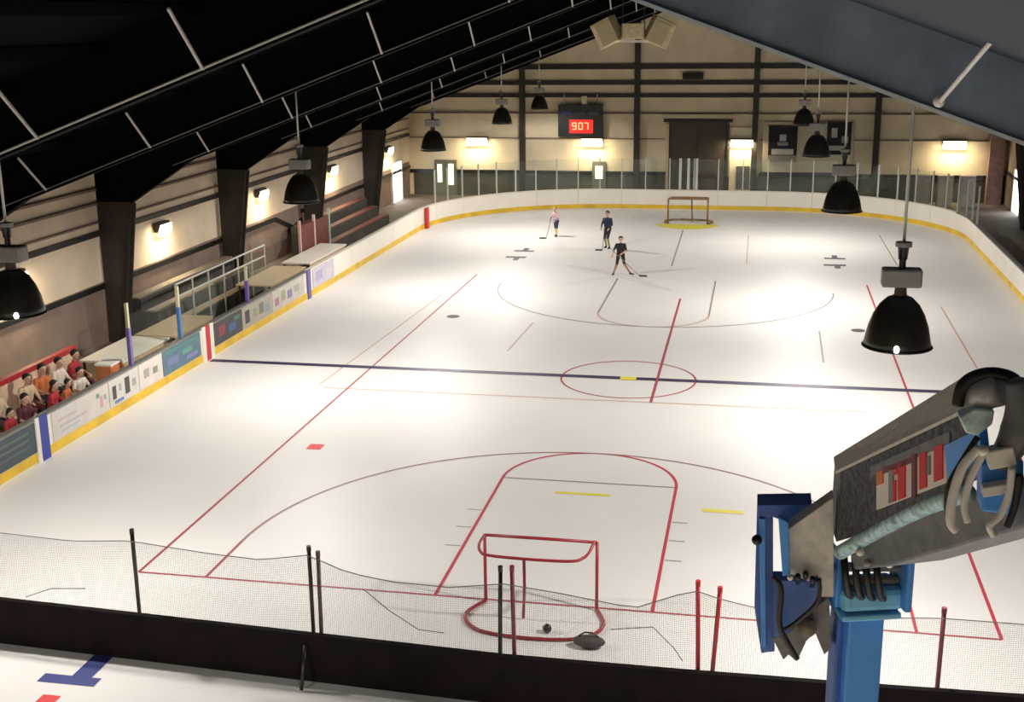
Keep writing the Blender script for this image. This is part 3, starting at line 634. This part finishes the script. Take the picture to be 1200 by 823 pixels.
# players on the rink
J3 = stand(0, .1, .1)
J3.update(kneeL=(.02, .16, .5), ankL=(-.05, .42, .075), toeL=(.02, .56, .034), kneeR=(.10, -.16, .50), ankR=(.02, -.30, .075), toeR=(.16, -.36, .034), elR=(.06, -.30, 1.10), wrR=(.22, -.36, .92), elL=(.10, .24, 1.08), wrL=(.25, .05, .98))
BK = (.012, .011, .012)
p3 = atz(727, 322)
person('player dressed all in black striding nearest on the rink', (p3.x, p3.y, 0), math.radians(-82), J3, dict(shirt=BK, sleeve=BK, pants=BK, shoes=(.05, .04, .04), socks=(.36, .18, .13)), 1.50)
p2 = atz(712, 291)
J2 = stand(0, .08, .12); J2.update(kneeL=(.16, .08, .50), kneeR=(.14, -.08, .50))
person('player in dark navy standing with yellowish socks behind the black one', (p2.x, p2.y, 0), math.radians(-110), J2, dict(shirt=(.02, .022, .06), sleeve=(.02, .022, .06), arm=(.02, .022, .06), pants=(.02, .015, .03), shoes=(.015, .013, .015), socks=(.30, .27, .12)), 1.62)
p1 = atz(652, 277)
person('smallest player in pinkish shirt and black shorts farthest left', (p1.x, p1.y, 0), math.radians(-120), stand(0, .14, .14, .05), dict(shirt=(.62, .42, .44), sleeve=(.62, .42, .44), arm=(.16, .17, .45), pants=(.03, .03, .10), shoes=(.06, .05, .05), socks=(.72, .62, .16)), 1.36, hair=(.35, .22, .08))
def stick(a, b, lab, d):
    a, b = Vector(a), Vector(b); e = tag(empty('hockey_stick', b), lab, 'hockey stick', 'hockey sticks')
    MB().tube([a-b, Vector((0, 0, .03))], .016, 6).build('shaft', mat('stick_grey', (.22, .18, .16), .5), e)
    MB().bar((0, 0, .035), Vector(d)*.30+Vector((0, 0, .035)), .02, .065).build('blade', mat('stick_dark', (.05, .045, .05), .5), e)
stick((p3.x+.02-.3, p3.y-.30, 1.0), (p3.x+.75, p3.y-.25, 0), 'grey hockey stick of the player in black', (1, -.2, 0))
stick((p2.x-.1, p2.y-.30, .95), (p2.x-.15, p2.y-.62, 0), 'grey hockey stick held low by the navy player', (-1, -.1, 0))
stick((p1.x-.2, p1.y-.30, .78), (p1.x-.35, p1.y-.75, 0), 'dark hockey stick of the smallest player', (-1, -.1, 0))
# bench people on the left
RD, OR, WH, CM, NV = (.42, .03, .035), (.55, .16, .05), (.70, .62, .52), (.66, .50, .34), (.05, .04, .12)
BENCH = [  # head pixel, head z, shirt, label
    ((63, 422), 1.25, RD, 'spectator in red shirt on the back bench, farthest from the divider'),
    ((84, 428), 1.24, WH, 'spectator in white shirt on the back bench, right of the red one'),
    ((55, 437), 1.27, OR, 'spectator in orange shirt on the middle of the back bench'),
    ((69, 438), 1.22, CM, 'spectator in tan shirt beside the orange shirted one'),
    ((96, 436), 1.18, WH, 'child in white shirt at the far end of the front bench'),
    ((78, 444), 1.17, RD, 'child in red shirt second from far end of front bench'),
    ((88, 446), 1.05, OR, 'small child in orange between the red and white shirted children'),
    ((26, 458), 1.27, CM, 'spectator in tan shirt with dark trousers at near end of back bench'),
    ((38, 466), 1.20, (.10, .02, .03), 'child in dark maroon shirt in middle of front bench'),
    ((47, 473), 1.06, RD, 'small child in red near the blue board stripe'),
    ((23, 486), 1.06, (.09, .02, .025), 'small child in dark maroon at near end of front bench'),
    ((14, 500), 1.02, NV, 'smallest child in navy at the left picture edge'),
]
BY = [9.45, 8.72, 7.98, 7.28, 8.20, 7.00, 7.58, 6.0, 5.80, 5.15, 4.50, 3.88]
for k, ((u, v), hz, c, lab) in enumerate(BENCH):
    back = k in (0, 1, 2, 3, 7); sc_ = (hz-.45)/.735
    J = sit(.03+.04*random.random(), .05*random.random())
    person(lab, (-13.97 if back else -13.10, BY[k], .062+.45-.455*sc_), math.radians(random.uniform(-20, 14)), J, dict(shirt=c, sleeve=c, arm=c if k % 2 else (.45, .25, .17), pants=(.05, .045, .06) if k % 3 else (.16, .03, .04), socks=(.06, .05, .06), shoes=(.03, .03, .03)), 1.7*sc_*.97, group='people on the benches')
def bench(x, y0, y1, z, lab, m, w=.32):
    e = tag(empty('bench', (x, (y0+y1)/2, .021)), lab, 'bench', 'benches')
    L = y1-y0
    for k in (-1, 1): MB().box((k*w/4, 0, z-.02), (w/2-.015, L, .04)).build('seat_plank', m, e)
    for k in (-.42, 0, .42):
        MB().box((0, k*L, (z-.04)/2), (w*.8, .05, z-.04)).build('leg', m_col, e)
bench(-13.1, 3.2, 8.9, .43, 'low wooden front bench full of children', m_wood, .28)
bench(-13.97, 5.2, 10.0, .43, 'wooden back bench before the red capped partition', m_wood, .30)
pt = tag(empty('partition', (-14.6, 6.9, .021)), 'low cream partition with red cap behind the benches', 'partition')
for y0, y1 in ((1.5, 4.5), (4.5, 7.5), (7.5, 10.6)): MB().box((0, (y0+y1)/2-6.9, .52), (.06, y1-y0-.015, 1.04)).build('panel', mat('partition_cream', (.72, .52, .36), .6, var=.15, scale=2), pt)
MB().box((0, 6.05-6.9, 1.10), (.16, 9.2, .13)).build('cap_rail', mat('red_cap', (.40, .02, .03), .5), pt)
m_tt_ = mat('cabinet_white', (.9, .87, .8), .4)
ob = tag(empty('cabinet', (-12.86, 9.35, .021)), 'orange cabinet with white top beside the benches', 'cabinet')
MB().box((0, 0, .55), (.42, .62, 1.1)).build('cabinet_body', mat('crate_orange', (.62, .22, .08), .6, var=.2), ob)
MB().box((0, 0, 1.125), (.47, .67, .05)).build('cabinet_top', m_tt_, ob)
MB().box((.22, 0, .55), (.02, .54, .98)).build('cabinet_door', mat('crate_orange2', (.55, .18, .07), .6), ob)
def table(x, y0, y1, m, lab, z=.88, w=1.25):
    e = tag(empty('long_table', (x, (y0+y1)/2, .021)), lab, 'table', 'long tables'); L = y1-y0
    MB().box((0, 0, z), (w, L, .05)).build('table_top', m, e)
    for sx in (-1, 1):
        for sy in (-1, 1): MB().box((sx*(w/2-.08), sy*(L/2-.1), z/2), (.06, .06, z-.03)).build('leg', m_col, e)
    MB().box((w/2-.05, 0, z-.14), (.03, L-.2, .2)).build('apron', m_wood, e)
m_tt = mat('table_white', (.92, .88, .78), .4); m_tt2 = mat('table_tan', (.66, .50, .32), .5, var=.1)
table(-13.55, 10.15, 12.85, m_tt, 'long white scorer table behind the logo adverts')
table(-13.45, 13.0, 15.6, m_tt2, 'long tan table behind the red center stripe')
table(-13.35, 20.0, 23.4, m_tt2, 'long tan table behind the pale adverts', .92)
table(-13.2, 23.6, 27.8, m_tt, 'long white table beside the red shield posts', 1.0, 1.1)
# shield posts
ps = tag(empty('shield_screen', (-13.9, 27.6, .021)), 'reddish screen with three pale posts behind the white table', 'screen')
for k, yy in enumerate((-1.6, 0, 1.75)): MB().box((0, yy, 1.1), (.09, .10, 2.2)).build('post', mat('screen_post_%d' % k, ((.62, .42, .36), (.66, .5, .45), (.38, .5, .45))[k], .5), ps)
for yy, l_ in ((-.8, 1.5), (.88, 1.6)): MB().box((0, yy, 1.0), (.03, l_, 1.9)).build('screen_panel', mat('screen_red', (.14, .03, .025), .6, var=.3), ps)
# bleacher with rail
bl = tag(empty('bleacher', (-15.2, 19.8, .021)), 'small dark tiered bleacher with grey rail against the left wall', 'bleacher')
for k in range(3):
    MB().box((.55-.55*k, 0, .2+.2*k), (.5, 7.2, .40+.4*k)).build('tier', mat('tier_dark', (.05, .045, .04), .7, var=.3), bl)
    MB().box((.58-.55*k, 0, .43+.4*k), (.34, 7.2, .05)).build('seat_plank', mat('plank_grey', (.26, .22, .17), .6), bl)
for z in (1.55, 1.95): MB().tube([(.9, -3.6, z-.25), (.9, 3.6, z-.25)], .035, 8).build('rail', m_post, bl)
for yy in np.linspace(-3.6, 3.6, 7): MB().tube([(.9, yy, 0), (.9, yy, 1.72)], .032, 8).build('rail_post', m_post, bl)
b2 = tag(empty('bleacher', (-15.2, 35.0, .021)), 'longer dark tiered bleacher farther down the left wall', 'bleacher')
for k in range(3): MB().box((.55-.55*k, 0, .2+.2*k), (.5, 9.0, .40+.4*k)).build('tier', mat('tier_dark', (.05, .045, .04), .7, var=.3), b2)
for k in range(3): MB().box((.58-.55*k, 0, .43+.4*k), (.34, 9.0, .05)).build('seat_plank', mat('plank_maroon', (.16, .06, .05), .6), b2)
# right concourse: cream lockers behind the corner glass
for k, (x, y, c, lab) in enumerate(((11.6, 48.6, (.30, .26, .20), 'grey-brown locker, left of three behind the right corner glass'), (12.7, 48.6, (.36, .31, .24), 'pale locker, middle of three behind the right corner glass'), (13.8, 48.6, (.28, .24, .22), 'dark locker, right of three behind the right corner glass'))):
    e = tag(empty('locker', (x, y, .021)), lab, 'locker', 'lockers'); m = mat('locker_%d' % k, c, .5, var=.15)
    MB().box((0, 0, .8), (.75, .5, 1.6)).build('locker_body', m, e)
    for s in (-1, 1): MB().box((s*.18, -.26, .8), (.33, .03, 1.5)).build('locker_door', m, e)
# ------------------------------------------------------------------ blue boom lift in the foreground
bx, byy = 3.85, -13.55
lf = tag(empty('boom_lift', (bx, byy, 0)), 'blue articulated boom lift arm reaching past the camera', 'boom lift')
OL = Vector((bx, byy, 0))
m_lblue2 = mat('lift_blue', (.07, .35, 1.0), .35, var=.10, scale=8)
m_ltoplit = mat('lift_blue_top_lit', (.20, .60, 1.0), .35, var=.12, scale=12)  # lift blue lightened as if lit from above
m_ldeep = mat('lift_deep_blue', (.05, .15, .55), .4, var=.2, scale=8)
m_boom = mat('boom_grey', (.19, .185, .20), .5, var=.25, scale=14)
m_boomd = mat('boom_speckled', (.085, .09, .105), .6, var=.75, scale=38)
m_topc = mat('boom_top', (.86, .80, .72), .6, var=.10, scale=30)
m_plate = mat('plate_grey', (.72, .69, .67), .6, var=.15, scale=22)
m_hose = mat('hose_black', (.012, .012, .014), .4); m_hoseg = mat('hose_grey', (.75, .73, .74), .45)
def L(u, v, Y): return at(u, v, Y) - OL
def Yb(u): return -13.75 - (u-980)/215*1.35
_P0, _P1, _P2 = at(985, 553, Yb(985)), at(1145, 477, Yb(1145)), at(980, 636, Yb(980))
_N = (_P1-_P0).cross(_P2-_P0).normalized()
if _N.dot(CAM-_P0) < 0: _N = -_N                       # boom side plane, facing the camera
def onside(u, v, off=0.):
    d = ray(u, v); t = (_P0 + _N*off - CAM).dot(_N)/d.dot(_N); return CAM + d*t - OL
def hexpx(front, depth, name, m, parent=lf, bevel=0., off=0.):
    F = [onside(u, v, off) for u, v in front]
    d = -_N*depth[1] if isinstance(depth, tuple) else depth
    return MB().prism(F, d).build(name, m, parent, bevel=bevel)
AX = (L(1143, 478, Yb(1143)) - L(985, 553, Yb(985))).normalized()
DP = L(978, 539, -13.50) - L(985, 553, Yb(985)); DP = Vector(DP)
ub = hexpx([(985, 553), (1145, 477), (1156, 558), (1040, 618), (980, 636)], DP, 'upper_boom', m_boomd, bevel=.006)
MB().prism([onside(979, 556, .004), onside(1143, 478, .004), L(1129, 446, Yb(1142)+.30), L(977, 539, -13.46)], (0, 0, .014)).build('top_cover', m_topc, ub)
hexpx([(1106, 523), (1147, 503), (1150, 530), (1112, 572)], (0, .03, 0), 'blue_side_panel', m_lblue2, ub, off=.006)
hexpx([(1020, 547), (1112, 506), (1112, 520), (1020, 560)], (0, .02, 0), 'side_rib', m_boom, ub, off=.006)
hexpx([(1027, 554), (1109, 522), (1109, 566), (1027, 598)], (0, .012, 0), 'decal_ground', mat('decal_white', (.85, .80, .74), .5), ub, off=.004)
def ly(u): return 554-(u-1027)*.39
for u0, u1, t0, t1, c in ((1027, 1034, 0, .35, 'o'), (1041, 1046, .05, .95, 'd'), (1046, 1051, 0, .25, 'r'), (1046, 1049, .4, .95, 'r'), (1052, 1060, 0, .95, 'r'), (1068, 1073, -.1, 1.05, 'k'), (1077, 1085, -.05, .9, 'r'), (1086, 1089, .1, .6, 'd'), (1094, 1104, -.08, .85, 'r'), (1034, 1068, -.04, .10, 'k')):
    m = {'r': m_lbrt, 'o': mat('decal_orange', (.75, .22, .06), .5), 'd': mat('decal_grey', (.25, .27, .27), .5), 'k': mat('decal_maroon', (.18, .02, .03), .5)}[c]
    hexpx([(u0, ly(u0)+44*t0), (u1, ly(u1)+44*t0), (u1, ly(u1)+44*t1), (u0, ly(u0)+44*t1)], (0, .008, 0), 'letter_stroke', m, ub, off=.010)
lb = hexpx([(992, 636), (1110, 590), (1205, 556), (1218, 614), (1042, 664), (1000, 668)], (.02, .24, -.02), 'lower_boom', m_boom, bevel=.012, off=-.03)
MB().hose([L(984, 648, -13.86), L(1030, 622, -14.1), L(1080, 597, -14.42), L(1135, 578, -14.75)], .030, 10).build('hose_bundle', mat('braid_teal', (.45, .66, .70), .5, var=.5, scale=30), lf, True)
# mast
R17 = Matrix.Rotation(math.radians(17), 3, 'Z')
T = L(1010, 722, -13.62); mz = T.z
MB().box((T.x, .0, mz/2+.4), (.165, .16, mz-.8), rot=R17).build('mast', m_lblue2, lf, bevel=.010)
MB().box((T.x-.093, .0, mz/2+.4), (.05, .10, mz-.82), rot=R17).build('mast_rail', m_ldeep, lf, bevel=.008)
MB().box((T.x+.01, 0, mz+.01), (.27, .22, .03), rot=R17).build('collar', m_ltoplit, lf, bevel=.008)
MB().box((T.x+.02, .0, mz+.085), (.29, .20, .11), rot=R17).build('yoke_block', m_ltoplit, lf, bevel=.03)
for dx in (-.135, .165): MB().box((T.x+dx, .0, mz+.17), (.035, .20, .26), rot=R17).build('yoke_cheek', m_lblue2, lf, bevel=.012)
for dz, dx in ((.22, .0), (.16, .09)):
    MB().tube([(T.x-.17+dx, -.06, mz+dz), (T.x+.19, .0, mz+dz)], .022, 10).build('pivot_pin', m_grey, lf, True)
for k in range(4):
    a = T.x-.10+.045*k
    MB().hose([(a, -.12, mz+.33), (a+.01, -.17, mz+.24), (a+.03, -.15, mz+.14), (a+.05, -.09, mz+.10)], .016, 8).build('hydraulic_hose', m_hose, lf, True)
for u, v, m in ((1042, 661, m_conduit), (1034, 660, m_red), (1008, 647, m_conduit), (1016, 660, m_grey)):
    MB().ball(L(u, v, -14.02), .018).build('hose_fitting', m, lf, True)
# left end plates and slewing gear
def poly(pts, Y, t, name, m, bev=.004): return MB().prism([L(u, v, Y) for u, v in pts], (0, t, 0)).build(name, m, lf, bevel=bev)
poly([(977, 583), (921, 622), (921, 671), (948, 682), (958, 674), (962, 700), (977, 700)], -13.74, .10, 'end_plate', m_plate)
poly([(887, 592), (952, 591), (922, 613), (905, 606), (889, 606)], -13.62, .14, 'gear_top_plate', m_ldeep)
gh = poly([(887, 600), (906, 600), (906, 680), (908, 764), (892, 766), (884, 712)], -13.60, .12, 'gear_housing', m_ldeep)
poly([(889, 608), (897, 608), (898, 760), (892, 758)], -13.63, .03, 'gear_rib', m_lblue2)
poly([(912, 607), (924, 612), (926, 674), (917, 676)], -13.78, .05, 'gear_bar', m_lblue2)
poly([(906, 680), (960, 682), (957, 710), (921, 744), (906, 748)], -13.66, .10, 'gear_cover', m_ldeep)
poly([(905, 748), (921, 744), (955, 712), (972, 700), (974, 760), (966, 768), (955, 742), (945, 752), (934, 776), (924, 768), (918, 774)], -13.62, .08, 'gear_bracket', m_boom)
MB().hose([L(906, 676, -13.75), L(915, 690, -13.76), L(913, 730, -13.75), L(922, 752, -13.74), L(934, 772, -13.72)], .014, 8).build('hydraulic_hose', m_hose, lf, True)
MB().hose([L(960, 678, -13.78), L(958, 705, -13.78), L(935, 728, -13.76), L(920, 738, -13.75)], .010, 8).build('hydraulic_hose', m_hose, lf, True)
MB().tube([L(946, 736, -13.70), L(946, 736, -13.62)], .042, 16).build('slew_motor', mat('motor_tan', (.30, .26, .22), .5, var=.2, scale=20), lf, True)
MB().ball(L(887, 633, -13.66), .024).build('knob', m_black, lf, True)
MB().ball(L(926, 677, -13.80), .014).build('hose_fitting', m_conduit, lf, True)
for u, v in ((935, 675), (944, 672), (952, 678)): MB().tube([L(u, v, -13.80), L(u, v+8, -13.70)], .012, 8).build('hose_fitting', m_hose, lf, True)
# right end: hoses, cylinder and clamps
MB().hose([L(u, v, -14.85) for u, v in ((1122, 475), (1128, 452), (1146, 440), (1170, 438), (1192, 448), (1204, 480))], .020, 10).build('hydraulic_hose', m_hose, lf, True)
MB().hose([L(u, v, -14.95) for u, v in ((1190, 446), (1196, 475), (1192, 505), (1180, 530), (1166, 545))], [.03, .045, .052, .045, .03], 12).build('rubber_boot', mat('boot_grey', (.15, .15, .18), .45), lf, True)
MB().tube([L(1133, 466, -14.80), L(1172, 456, -14.86)], .055, 14).build('cylinder_head', mat('cyl_grey', (.55, .55, .60), .35, metal=.2), lf, True)
MB().prism([L(u, v, -14.90) for u, v in ((1124, 490), (1142, 480), (1166, 482), (1163, 498), (1146, 511), (1132, 508))], (0, .08, 0)).build('end_bracket', mat('bracket_cyan', (.70, .92, .97), .4, var=.3, scale=30), lf, bevel=.006)
for k, pts in enumerate(([(1148, 525), (1128, 548), (1116, 585), (1114, 612), (1121, 622)], [(1152, 532), (1138, 560), (1130, 590), (1134, 612)], [(1186, 548), (1182, 580), (1172, 604), (1160, 616), (1165, 628)], [(1195, 556), (1190, 590), (1180, 618)])):
    MB().hose([L(u, v, -15.02) for u, v in pts], .012 if k else .015, 8).build('hydraulic_hose', m_hoseg if k != 3 else m_hose, lf, True)
MB().hose([L(u, v, -14.98) for u, v in ((1146, 512), (1128, 540), (1112, 570), (1110, 600), (1116, 620))], .010, 8).build('hydraulic_hose', m_hose, lf, True)
MB().prism([L(u, v, -14.95) for u, v in ((1150, 545), (1200, 540), (1200, 606), (1150, 600))], (0, .10, 0)).build('hose_carrier', m_lblue2, lf, bevel=.008)
MB().prism([L(u, v, -15.0) for u, v in ((1156, 530), (1188, 524), (1192, 546), (1160, 552))], (0, .06, 0)).build('clamp_block', m_conduit, lf, bevel=.006)
MB().prism([L(u, v, -15.0) for u, v in ((1152, 572), (1190, 566), (1190, 578), (1152, 584))], (0, .05, 0)).build('clamp_block', m_hoseg, lf, bevel=.004)
MB().ball(L(1152, 528, -15.03), .018).build('hose_fitting', m_conduit, lf, True)
# chassis on the floor
MB().box((0, 0, .62), (1.5, 2.4, .5)).build('chassis', m_lblue2, lf, bevel=.05)
for sx in (-1, 1):
    for sy in (-1, 1):
        MB().tube([(sx*.62, sy*.8, .36), (sx*.88, sy*.8, .36)], .36, 20).build('wheel', m_black, lf)
